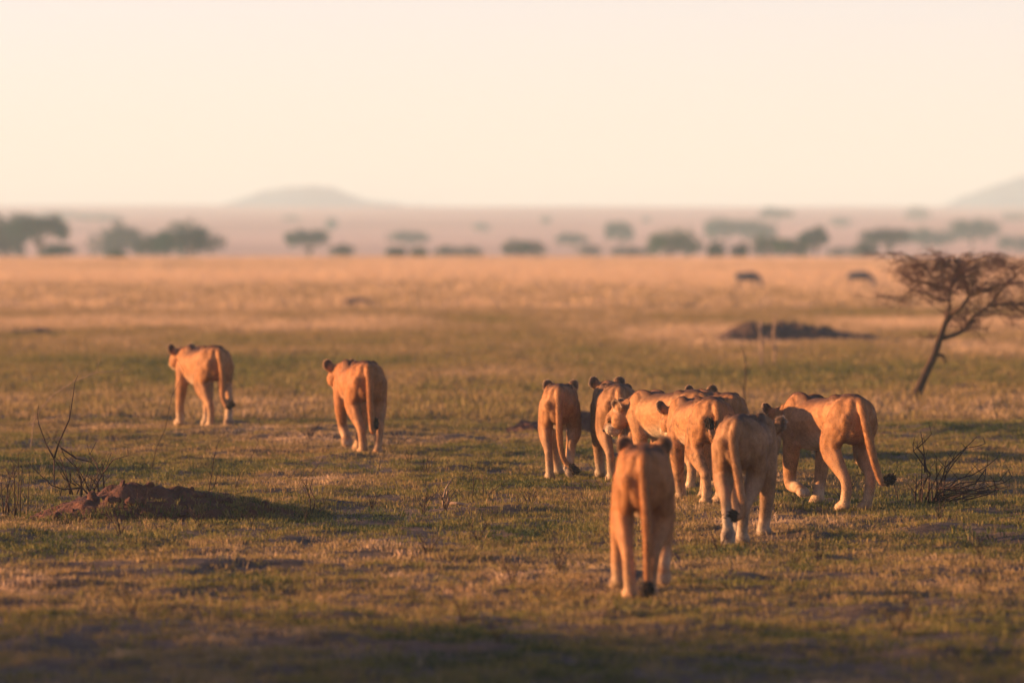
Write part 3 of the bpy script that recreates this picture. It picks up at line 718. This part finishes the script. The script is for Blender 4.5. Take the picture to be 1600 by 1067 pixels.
plant('thorn_bush', (1452, 790), [
    [(1432, 790), (1430, 770), (1437, 752), (1450, 745), (1460, 760), (1470, 775)], [(1436, 790), (1438, 765), (1448, 748), (1455, 740)],
    [(1441, 790), (1442, 765), (1450, 745), (1446, 720), (1442, 692), (1439, 674)], [(1455, 742), (1440, 722), (1428, 705), (1427, 696)],
    [(1446, 738), (1444, 712), (1434, 700), (1445, 690), (1456, 678)], [(1455, 792), (1468, 774), (1472, 750), (1478, 730), (1500, 708), (1515, 694), (1527, 682)],
    [(1458, 792), (1475, 772), (1476, 745), (1492, 722), (1510, 700), (1528, 697), (1540, 693)], [(1452, 792), (1480, 765), (1498, 748), (1520, 742), (1543, 728), (1560, 714)],
    [(1456, 794), (1478, 766), (1510, 768), (1540, 762), (1570, 754), (1582, 745)], [(1470, 762), (1500, 762), (1530, 768), (1560, 764), (1578, 760)],
    [(1452, 794), (1465, 787), (1490, 782), (1508, 779), (1520, 780)], [(1463, 764), (1490, 766), (1525, 755), (1541, 732), (1540, 745), (1536, 756)],
    [(1448, 790), (1470, 770), (1500, 755), (1530, 752), (1562, 752)], [(1460, 778), (1490, 770), (1530, 772), (1555, 768)]] + arcs(1430, 1475, 791, 9, 5, 18, 80, 12) + arcs(1450, 1490, 790, 10, 8, 30, 45, 70),
    M_TWIG, 'low tangle of bare reddish thorn twigs on the ground right of the rightmost lioness', 'bush', r0=.0085, r1=.0028, seed=4)
plant('thorn_bush', (118, 790), [
    [(84, 716), (72, 695), (60, 662), (58, 650)], [(84, 716), (92, 690), (108, 655), (114, 618), (117, 596)],
    [(95, 700), (118, 716), (142, 722), (158, 742)], [(126, 776), (127, 750), (118, 730), (100, 712), (94, 698)],
    [(126, 762), (100, 765), (80, 758), (60, 740), (50, 730)], [(158, 742), (150, 726), (140, 710), (150, 690)], [(160, 740), (176, 718), (200, 712)],
    [(118, 758), (100, 748), (92, 735)]] + arcs(90, 165, 772, 12, 3, 32, 60) + [[(84, 718), (84, 745), (86, 770)]],
    M_TWIG, 'bare dark twig bush standing behind the red mound at left', 'bush', r0=.008, r1=.0025, seed=9)
plant('dead_stem', (50, 700), [[(48, 700), (52, 660), (62, 640), (85, 615), (115, 596), (150, 582), (190, 579)]], M_PALETWIG,
      'long pale bare stem arching over to the right at the left side', 'stem', r0=.006, r1=.0035, seed=3, part='stalk')
plant('dead_stem', (22, 805), [[(24, 806), (27, 780), (29, 750), (28, 710)], [(14, 800), (10, 775), (14, 752)], [(20, 806), (12, 790)]] + arcs(4, 60, 806, 7, 12, 14, 90), M_TWIG,
      'thin dark upright twigs beside the left edge next to the mound', 'stem', r0=.006, r1=.002, seed=5, part='stalk')
plant('dead_stem', (325, 775), [[(324, 775), (330, 745), (334, 715), (340, 693)], [(326, 774), (336, 755), (340, 738)]], M_TWIG,
      'thin forked twig standing behind the shaded end of the red mound', 'stem', r0=.005, r1=.0018, seed=6, part='stalk')
plant('dead_stem', (366, 765), [[(366, 765), (376, 738), (392, 716), (404, 690)]], M_TWIG,
      'leaning single twig just right of the forked twig behind the mound', 'stem', r0=.004, r1=.0015, seed=7, part='stalk')
plant('dead_stem', (238, 735), [[(236, 735), (244, 700), (258, 670), (268, 620), (288, 580)]], M_TWIG,
      'tall thin leaning twig in front of the leftmost lioness', 'stem', r0=.004, r1=.0015, seed=8, part='stalk')
plant('dead_stem', (486, 808), [[(486, 806), (484, 778), (478, 760), (480, 745)], [(488, 806), (492, 780), (484, 764), (488, 748)], [(482, 808), (500, 798), (508, 790)]], M_TWIG,
      'short forked dark twig at the right end of the mound shadow', 'stem', r0=.007, r1=.0025, seed=10, part='stalk')
plant('dead_stem', (218, 822), [[(228, 800), (228, 780), (232, 762)], [(219, 800), (214, 782), (216, 766)]], M_TWIG,
      'two short twigs stuck in the front of the red mound', 'stem', r0=.006, r1=.002, seed=11, part='stalk')
plant('dead_stem', (693, 798), [[(693, 798), (692, 780), (696, 764)], [(697, 798), (700, 778), (698, 770)]], M_PALETWIG,
      'short stout pale stump of dead stem on the turf right of the mound shadow', 'stem', r0=.010, r1=.006, seed=12, part='stalk')
plant('dead_stem', (738, 780), [[(738, 780), (740, 755), (738, 738)], [(754, 782), (770, 766), (790, 752), (805, 744)], [(755, 778), (755, 758), (752, 742)]], M_TWIG,
      'small spray of bare twigs in the turf left of the slim lioness', 'stem', r0=.0045, r1=.0018, seed=13, part='stalk')
plant('dead_stem', (815, 800), [[(818, 806), (812, 790), (808, 774)], [(818, 804), (824, 786), (820, 776)]], M_TWIG,
      'small dark forked twig in the turf in front of the slim lioness', 'stem', r0=.005, r1=.002, seed=14, part='stalk')
plant('dead_stem', (588, 748), [[(586, 748), (592, 732), (594, 718), (590, 705)]], M_TWIG,
      'thin curved twig just in front of the second lioness', 'stem', r0=.0035, r1=.0014, seed=15, part='stalk')
plant('dead_stem', (940, 770), [[(950, 782), (938, 762), (930, 748), (928, 735)]], M_TWIG,
      'thin bent twig between the slim lioness and the nearest lioness', 'stem', r0=.004, r1=.0016, seed=16, part='stalk')
plant('dead_stem', (1403, 790), [[(1406, 790), (1400, 768), (1395, 744)], [(1406, 788), (1412, 780)]], M_TWIG,
      'single thin dark twig beside the tail tip of the rightmost lioness', 'stem', r0=.0045, r1=.002, seed=17, part='stalk')
plant('dead_stem', (1165, 640), [[(1164, 640), (1163, 610), (1166, 580), (1164, 558)]], M_TWIG,
      'upright dark stem behind the hidden lioness', 'stem', r0=.014, r1=.006, seed=18, part='stalk')
for lx, top, lab in ((1189, 500, 'left one of two tall pale stalks in front of the long dark mound'), (1210, 504, 'right one of two tall pale stalks in front of the long dark mound')):
    plant('dry_stalk', (lx, 578), [[(lx, 578), (lx + 1, 545), (lx - 1, 520), (lx, top)]], M_PALETWIG, lab, 'stalk', r0=.022, r1=.016, seed=int(lx), part='stalk')
def fallen_stick():
    g = Geo(); d = dist(796); c = at(716, d)
    g.tube([(-.10, .03, .035), (0, 0, .03), (.11, -.03, .012)], [.012, .013, .009], 6)
    o = g.obj('fallen_stick', M_PALETWIG); o.location = c; tag(o, 'pale grey broken stick lying on the turf beside the pale stump', 'stick')
fallen_stick()
# small weeds dotted over the turf
def weeds():
    rnd = random.Random(77); protos = []
    for s in range(4):
        g = Geo()
        for k in range(rnd.randint(3, 6)):
            a = rnd.uniform(0, 6.28); L = rnd.uniform(.08, .2); ln = rnd.uniform(.1, .8)
            p = [Vector((0, 0, -.01)), Vector((math.cos(a) * L * ln * .4, math.sin(a) * L * ln * .4, L * .55)), Vector((math.cos(a) * L * ln, math.sin(a) * L * ln, L))]
            g.tube(p, [.0032, .0024, .001], 4)
            b = p[1]; a2 = a + rnd.uniform(-1.5, 1.5); g.tube([b, b + Vector((math.cos(a2) * .04, math.sin(a2) * .04, .05))], [.0025, .001], 4)
        protos.append(g)
    n = 0; first = {}
    for k in range(48):
        d = rnd.uniform(30, 60); x = rnd.uniform(-.092, .092) * d
        s = rnd.randrange(4)
        if s not in first:
            o = protos[s].obj('dry_weed', M_TWIG); first[s] = o.data
        else:
            o = bpy.data.objects.new('dry_weed', first[s]); COL.objects.link(o)
        o.location = (x, d, float(gz(x, d))); o.rotation_euler = (0, 0, rnd.uniform(0, 6.28)); o.scale = (rnd.uniform(.7, 1.3),) * 3
        tag(o, 'tiny bare brown weed sticking up out of the short turf', 'weed', 'small bare weeds dotted over the turf')
weeds()

def bare_tree():
    d = dist(626); c = at(1430, d); root = empty('bare_acacia', c)
    tag(root, 'small leaning bare acacia with reddish brown twiggy crown at the right edge', 'tree')
    rnd = random.Random(21)
    def P(x, y, dd=0.0): q = d + dd; return Vector(((x - 800) * q / FPX, q, zat(y, q))) - c
    trunk = [P(1424, 634), P(1434, 612), P(1446, 585), P(1460, 555), P(1468, 530), P(1477, 505), P(1486, 492)]
    g = Geo(); g.tube([trunk[0], trunk[1], trunk[2], trunk[3], trunk[4], trunk[5], trunk[6]], [.085, .062, .055, .048, .043, .038, .034], 10)
    g.obj('trunk', M_BARK, root)
    stub = Geo(); stub.tube([P(1461, 553), P(1474, 556, .1), P(1478, 568, .12)], [.028, .022, .012], 7); stub.obj('branch', M_BARK, root)
    limbs = [
        ([trunk[5], P(1484, 478, .05), P(1484, 455, .1), P(1470, 448, .2), P(1440, 442, .3), P(1415, 436, .4)], .03),
        ([trunk[6], P(1503, 480, -.1), P(1515, 462, -.15), P(1506, 440, -.2), P(1500, 422, -.2), P(1490, 400, -.3)], .034),
        ([P(1515, 463, -.15), P(1530, 458, -.3), P(1560, 445, -.5), P(1600, 440, -.6)], .024),
        ([trunk[4], P(1490, 524, .1), P(1508, 515, .2), P(1522, 495, .3), P(1545, 478, .4), P(1580, 474, .6), P(1620, 476, .8)], .032),
        ([P(1484, 455, .1), P(1492, 438, .3), P(1510, 425, .6), P(1530, 412, .9), P(1545, 405, 1.0)], .022),
        ([P(1484, 470, .05), P(1465, 468, -.3), P(1445, 458, -.6), P(1420, 452, -.8)], .018),
        ([P(1545, 478, .4), P(1560, 460, .2), P(1575, 440, .1), P(1600, 420, 0)], .02),
        ([P(1500, 422, -.2), P(1515, 408, -.6), P(1540, 400, -.8), P(1570, 405, -.9)], .018),
        ([P(1580, 474, .6), P(1600, 490, .5), P(1620, 505, .4), P(1640, 520, .3)], .02)]
    limbs += [([P(1470, 448, .2), P(1450, 425, .1), P(1430, 405, 0), P(1405, 392, -.1)], .012), ([P(1506, 440, -.2), P(1484, 415, .1), P(1460, 398, .3)], .014),
              ([P(1440, 442, .3), P(1415, 460, .5), P(1395, 470, .5)], .010)]
    tips = []; tw = Geo()
    for pts, r in limbs:
        g = Geo(); g.tube(pts, [r * (1 - .65 * i / (len(pts) - 1)) for i in range(len(pts))], 7); g.obj('branch', M_BARK, root)
        for i in range(1, len(pts)):
            a, b = pts[i - 1], pts[i]
            for k in range(4 if i > 1 else 1): tips.append((a.lerp(b, rnd.random()), (b - a).normalized(), r * .4))
    lo, hi = P(1375, 560), P(1660, 372)
    def grow(p, dr, r, L, lvl):
        q = [p]; dd = dr.copy()
        for k in range(3):
            dd = (dd + Vector((rnd.gauss(0, .35), rnd.gauss(0, .35), rnd.gauss(0, .25)))).normalized()
            ztop = P(1500, 370 + rnd.uniform(0, 45)).z
            if q[-1].z > ztop - .12: dd.z = min(dd.z, -.05)
            q.append(q[-1] + dd * L / 3)
        tw.tube(q, [r, r * .8, r * .6, r * .4], 4, False)
        if lvl > 0:
            for k in range(4):
                i = rnd.randint(1, 3)
                nd = (dd * .5 + Vector((rnd.gauss(0, .8), rnd.gauss(0, .7), rnd.gauss(.12, .4)))).normalized()
                grow(q[i], nd, r * .62, L * .66, lvl - 1)
    for p, dr, r in tips:
        grow(p, (dr + Vector((rnd.gauss(0, .8), rnd.gauss(0, .8), rnd.gauss(.25, .4)))).normalized(), max(.005, r * .7), rnd.uniform(.20, .36), 3)
    o = tw.obj('twigs', simple('reddish_twig', (0.045, 0.020, 0.016), (0.13, 0.058, 0.042), 10, 3), root, False); o['kind'] = 'stuff'
bare_tree()

# ------------------------------------------------------------------ distant trees
def far_tree(px, base, w, h, d, kind, label, shape='umbrella', seed=0, clear=.22, name='acacia_tree'):
    """px, w, h in photo pixels; base = photo row of the foot (or hidden below the rise)"""
    if base < 399:
        lo_, hi_ = 800.0, 2950.0
        for _ in range(40):
            d = (lo_ + hi_) / 2
            if HZ + (CAMH - float(gz((px - 800) * d / FPX, d))) * FPX / d > base: lo_ = d
            else: hi_ = d
    else: d *= .85
    rnd = random.Random(seed * 13 + int(px)); k = d / FPX; w *= 1.1; h *= 1.12; W_, H_ = w * k, h * k
    x = (px - 800) * k; zb = float(gz(x, d)); ztop = CAMH - (base - h - HZ) * k; zf = CAMH - (base - HZ) * k
    c = Vector((x, d, zb)); root = empty(name, c); tag(root, label, 'tree', 'trees and bushes beyond the golden grass')
    zlo = zf + (ztop - zf) * (clear if shape == 'umbrella' else .02) - zb; zhi = ztop - zb
    lean = rnd.uniform(-.1, .1) * W_
    g = Geo(); tr = max(.06, H_ * .05)
    mid = Vector((lean, 0, zlo + (zhi - zlo) * .25)); g.tube([Vector((0, 0, -.3)), Vector((lean * .4, 0, zlo * .5)), mid], [tr, tr * .8, tr * .6], 7)
    g.obj('trunk', M_BARK, root)
    lobes = []
    nl = 7 if shape == 'umbrella' else 6
    g = Geo()
    for i in range(nl):
        a = rnd.uniform(0, 6.28); rad = math.sqrt(rnd.random()) * .62
        u = -0.65 + 1.3 * i / (nl - 1)
        p = Vector((u * W_ * .5, math.sin(a) * rad * W_ * .4, 0))
        f = 1 - .45 * abs(u) ** 2
        if shape == 'umbrella': p.z = zlo + (zhi - zlo) * (.30 + .4 * f * rnd.uniform(.6, 1.1)); rz = (zhi - zlo) * .42
        else: p.z = zlo + (zhi - zlo) * (.5 * f * rnd.uniform(.75, 1.05)); rz = (zhi - zlo) * .46 * f
        lobes.append((p, W_ * .19 * rnd.uniform(.55, 1.4), rz * rnd.uniform(.6, 1.25))); g.tube([mid * .7, (mid * .6 + p * .4) + Vector((0, 0, -.1 * H_)), p], [tr * .45, tr * .3, tr * .12], 5)
    g.obj('limbs', M_BARK, root)
    V = []; F = []; ls = max(.10, H_ * .06)
    n = int(260 if w > 50 else 150)
    for p, rx, rz in lobes:
        for _ in range(n):
            q = Vector((rnd.gauss(0, .5), rnd.gauss(0, .5), rnd.gauss(0, .45)))
            if q.length > 1.05: q *= 1.0 / q.length
            o_ = p + Vector((q.x * rx, q.y * rx, q.z * rz)); a = Vector((rnd.gauss(0, 1), rnd.gauss(0, 1), rnd.gauss(0, .6))).normalized() * ls
            b = Vector((rnd.gauss(0, 1), rnd.gauss(0, 1), rnd.gauss(0, .6))).normalized() * ls * .7; m_ = len(V)
            V += [o_ - a, o_ + b, o_ + a, o_ - b]; F.append((m_, m_ + 1, m_ + 2, m_ + 3))
    mesh_obj('crown', V, F, M_LEAF[kind], root, False)
T = [  # px, base row, width, height, distance, leaf kind, shape, label
 (5, 402, 70, 66, 620, 2, 'bush', 'grey bush cut by the left edge of the picture'),
 (62, 400, 95, 58, 600, 0, 'umbrella', 'dark green flat topped acacia second from the left edge'),
 (88, 402, 50, 22, 520, 0, 'bush', 'low dark bush under the flat topped acacia at the left'),
 (92, 347, 110, 20, 2300, 0, 'bush', 'long blue grove far behind the trees at the left'),
 (160, 347, 60, 16, 2400, 0, 'bush', 'small blue far grove above the brown tree at the left'),
 (190, 402, 80, 56, 760, 2, 'bush', 'thin grey brown open tree between the two dark left acacias'),
 (182, 406, 30, 14, 460, 1, 'bush', 'tiny olive bush at the foot of the thin grey brown tree'),
 (240, 402, 55, 34, 560, 2, 'bush', 'dull grey bush at the left foot of the big rounded tree'),
 (290, 402, 100, 58, 540, 0, 'bush', 'big rounded dark green tree left of the pale hill'),
 (478, 402, 72, 38, 700, 0, 'umbrella', 'wide arched umbrella acacia below the pale hill'),
 (456, 347, 32, 12, 2300, 0, 'bush', 'small lilac far grove just under the pale hill'),
 (518, 361, 18, 22, 1900, 0, 'bush', 'small squarish blue far tree right of the pale hill top'),
 (535, 400, 36, 18, 560, 2, 'bush', 'small grey green bush right of the arched umbrella acacia'),
 (618, 403, 30, 18, 520, 0, 'bush', 'left one of a pair of small dark bushes on the rise edge'),
 (655, 403, 26, 18, 520, 1, 'bush', 'right one of a pair of small green bushes on the rise edge'),
 (640, 392, 60, 28, 800, 2, 'umbrella', 'faint grey tree behind the pair of small bushes'),
 (700, 402, 42, 20, 600, 2, 'bush', 'low grey green bush left of the picture middle'),
 (735, 402, 40, 20, 620, 2, 'bush', 'low grey green bush at the picture middle beside the domed one'),
 (817, 402, 68, 30, 540, 0, 'bush', 'domed dark green bush just right of the picture middle'),
 (752, 362, 26, 16, 1800, 0, 'bush', 'small blue far tree above the picture middle'),
 (853, 350, 18, 14, 2200, 0, 'bush', 'tiny lilac far tree above the domed bush'),
 (893, 392, 50, 26, 800, 2, 'umbrella', 'faint brown tree right of the domed green bush'),
 (922, 402, 36, 22, 700, 2, 'bush', 'faint grey bush near the faint brown tree'),
 (967, 392, 44, 40, 900, 0, 'umbrella', 'blue green narrow topped acacia right of the middle'),
 (985, 402, 60, 18, 640, 2, 'bush', 'low grey bush under the narrow topped acacia'),
 (1010, 348, 16, 10, 2300, 0, 'bush', 'tiny lilac far tree above the broad olive crown'),
 (1052, 402, 84, 46, 600, 1, 'bush', 'broad olive green crown above the middle of the pride'),
 (1118, 405, 28, 30, 500, 0, 'bush', 'left one of two upright narrow dark bushes on the rise edge'),
 (1156, 405, 26, 28, 500, 0, 'bush', 'right one of two upright narrow dark bushes on the rise edge'),
 (1135, 385, 70, 38, 900, 0, 'umbrella', 'dark blue green crown behind the two upright bushes'),
 (1180, 385, 60, 34, 950, 0, 'umbrella', 'dark blue green crown right of the two upright bushes'),
 (1213, 352, 54, 24, 1800, 0, 'umbrella', 'blue flat far acacia standing highest on the slope'),
 (1205, 402, 60, 36, 600, 1, 'bush', 'olive brown bush below the blue flat far acacia'),
 (1240, 402, 50, 34, 580, 1, 'bush', 'yellowish olive bush right of the olive brown one'),
 (1272, 400, 46, 38, 640, 0, 'umbrella', 'dark teal round topped tree left of the grazing animals'),
 (1313, 356, 34, 18, 1700, 0, 'bush', 'small blue far tree on the slope right of the flat far acacia'),
 (1312, 402, 44, 18, 700, 2, 'bush', 'low grey brown bush above the gap between the grazing animals'),
 (1352, 404, 40, 30, 520, 0, 'bush', 'dark domed bush above the right grazing animal'),
 (1385, 400, 70, 40, 700, 2, 'umbrella', 'grey green umbrella acacia left behind the bare acacia crown'),
 (1433, 345, 40, 22, 1800, 0, 'bush', 'blue far tree above the bare acacia left of the blue hill'),
 (1445, 398, 90, 36, 760, 0, 'umbrella', 'dark green umbrella acacia behind the bare acacia crown'),
 (1520, 392, 76, 44, 800, 0, 'umbrella', 'dark teal umbrella acacia above the right part of the bare crown'),
 (1587, 347, 44, 18, 1700, 0, 'bush', 'blue far tree at the right edge under the hill'),
 (1590, 395, 70, 30, 700, 2, 'bush', 'grey brown bush at the right edge behind the bare crown')]
for i, (px, b, w, h, d, kd_, shp, lab) in enumerate(T):
    far_tree(px, b, w, h, d, kd_, lab, shp, i)

def added_shade_acacia():
    """an unseen acacia added outside the left edge to throw shade over the nearest ground"""
    rnd = random.Random(5); x0, y0 = -19.0, 32.6; c = Vector((x0, y0, float(gz(x0, y0)))); root = empty('acacia_tree', c)  # tree added out of view for the shadow it casts
    tag(root, 'broad unseen acacia added outside the left edge to shade the nearest ground', 'tree')
    g = Geo(); g.tube([(0, 0, -.2), (.1, .05, .6), (.05, -.1, 1.3)], [.16, .12, .10], 9); g.obj('trunk', M_BARK, root)
    g = Geo(); V = []; F = []
    for k in range(22):
        a = k * 2.4; rr_ = 2.8 * math.sqrt((k + .5) / 22); p = Vector((math.cos(a) * rr_, math.sin(a) * rr_ * (1.55 if math.sin(a) > 0 else .9), 2.55 - .06 * rr_ + rnd.uniform(-.35, .25)))
        g.tube([(.05, -.1, 1.2), (p.x * .5, p.y * .5, 1.95), p], [.06, .04, .015], 6)
        for _ in range(int(420 - 90 * max(0.0, p.y))):
            q = p + Vector((rnd.gauss(0, .42), rnd.gauss(0, .42), rnd.gauss(0, .17))); m_ = len(V)
            a1 = Vector((rnd.gauss(0, 1), rnd.gauss(0, 1), rnd.gauss(0, .7))).normalized() * .06; b1 = Vector((rnd.gauss(0, 1), rnd.gauss(0, 1), rnd.gauss(0, .7))).normalized() * .04
            V += [q - a1, q + b1, q + a1, q - b1]; F.append((m_, m_ + 1, m_ + 2, m_ + 3))
    g.obj('limbs', M_BARK, root); mesh_obj('crown', V, F, M_LEAF[0], root, False)
added_shade_acacia()

# ------------------------------------------------------------------ two grazing animals
M_SHANK = simple('tan_shank', (0.22, 0.14, 0.09), (0.34, 0.22, 0.14), 9, 2)
def grazer(px, fy, length, label, yaw):
    d = dist(fy); P = Prims(); G = (.09, .09, .1)
    u = .14
    P.torso([(-.05, .06, .52 + u, .36 + u, 1), (.05, .13, .60 + u, .32 + u, 1), (.25, .14, .61 + u, .31 + u, 1), (.5, .15, .63 + u, .29 + u, 1), (.7, .15, .64 + u, .28 + u, 1), (.85, .10, .56 + u, .34 + u, 1)])
    P.limb([(.75, 0, .48 + u), (.94, 0, .36 + u), (1.06, 0, .20)], [.10, .075, .055], [.13, .09, .06], [G] * 3)
    P.limb([(1.05, 0, .22), (1.16, 0, .07)], [.055, .04], [.06, .04], [G] * 2)
    for s in (-1, 1): P.ell((1.0, s * .08, .40), (.02, .03, .05), G)
    P.limb([(-.04, 0, .62), (-.09, 0, .46), (-.09, 0, .30)], [.014] * 3, [.014] * 3, [G] * 3)
    src = mesh_obj('fuse', P.v, P.f, M_HIDE)
    md = src.modifiers.new('r', 'REMESH'); md.mode = 'VOXEL'; md.voxel_size = .02; md.use_smooth_shade = True
    ms = src.modifiers.new('s', 'SMOOTH'); ms.factor = .5; ms.iterations = 3
    dg = bpy.context.evaluated_depsgraph_get(); dg.update()
    me = bpy.data.meshes.new_from_object(src.evaluated_get(dg)); bpy.data.objects.remove(src)
    if not me.materials: me.materials.append(M_HIDE)
    root = empty('grazing_animal', at(px, d), R(yaw), length); tag(root, label, 'wild animal', 'dark animals grazing far off')
    b = bpy.data.objects.new('body', me); COL.objects.link(b); b.parent = root
    for lx in (.09, .73):
        for s in (-1, 1):
            g = Geo(); g.tube([(lx, s * .09, .50), (lx - .03, s * .09, .28), (lx, s * .09, .0)], [.065, .032, .026], 8); g.obj('leg', M_SHANK, root)
grazer(1150, 454, .84, 'left one of two dark grey animals grazing far off in the golden grass', -8)
grazer(1326, 453, .84, 'right one of two dark grey animals grazing far off, beside the bare acacia crown', -12)

# ------------------------------------------------------------------ haze
def haze():
    x, y0, y1, zb, zt = 2600.0, -60.0, 8000.0, -64.0, 62.0
    V = [(-x, y0, zb), (x, y0, zb), (x, y1, zb), (-x, y1, zb), (-x, y0, zt), (x, y0, zt), (x, y1, zt), (-x, y1, zt)]
    V = [(-12000 if v[0] < 0 else 12000, v[1] if v[1] < 0 else 9200, v[2]) for v in V]
    F = [(0, 3, 2, 1), (4, 5, 6, 7), (0, 1, 5, 4), (1, 2, 6, 5), (2, 3, 7, 6), (3, 0, 4, 7)]
    m = bpy.data.materials.new('haze'); m.use_nodes = True; nt = m.node_tree; nt.nodes.clear()
    o = nt.nodes.new('ShaderNodeOutputMaterial'); v = nt.nodes.new('ShaderNodeVolumePrincipled')
    v.inputs['Color'].default_value = (*HAZE_COLOR, 1); v.inputs['Density'].default_value = HAZE_DENSITY; v.inputs['Anisotropy'].default_value = 0.0
    nt.links.new(v.outputs[0], o.inputs['Volume'])
    q = mesh_obj('haze', V, F, m, None, False); tag(q, kind='stuff')
haze()
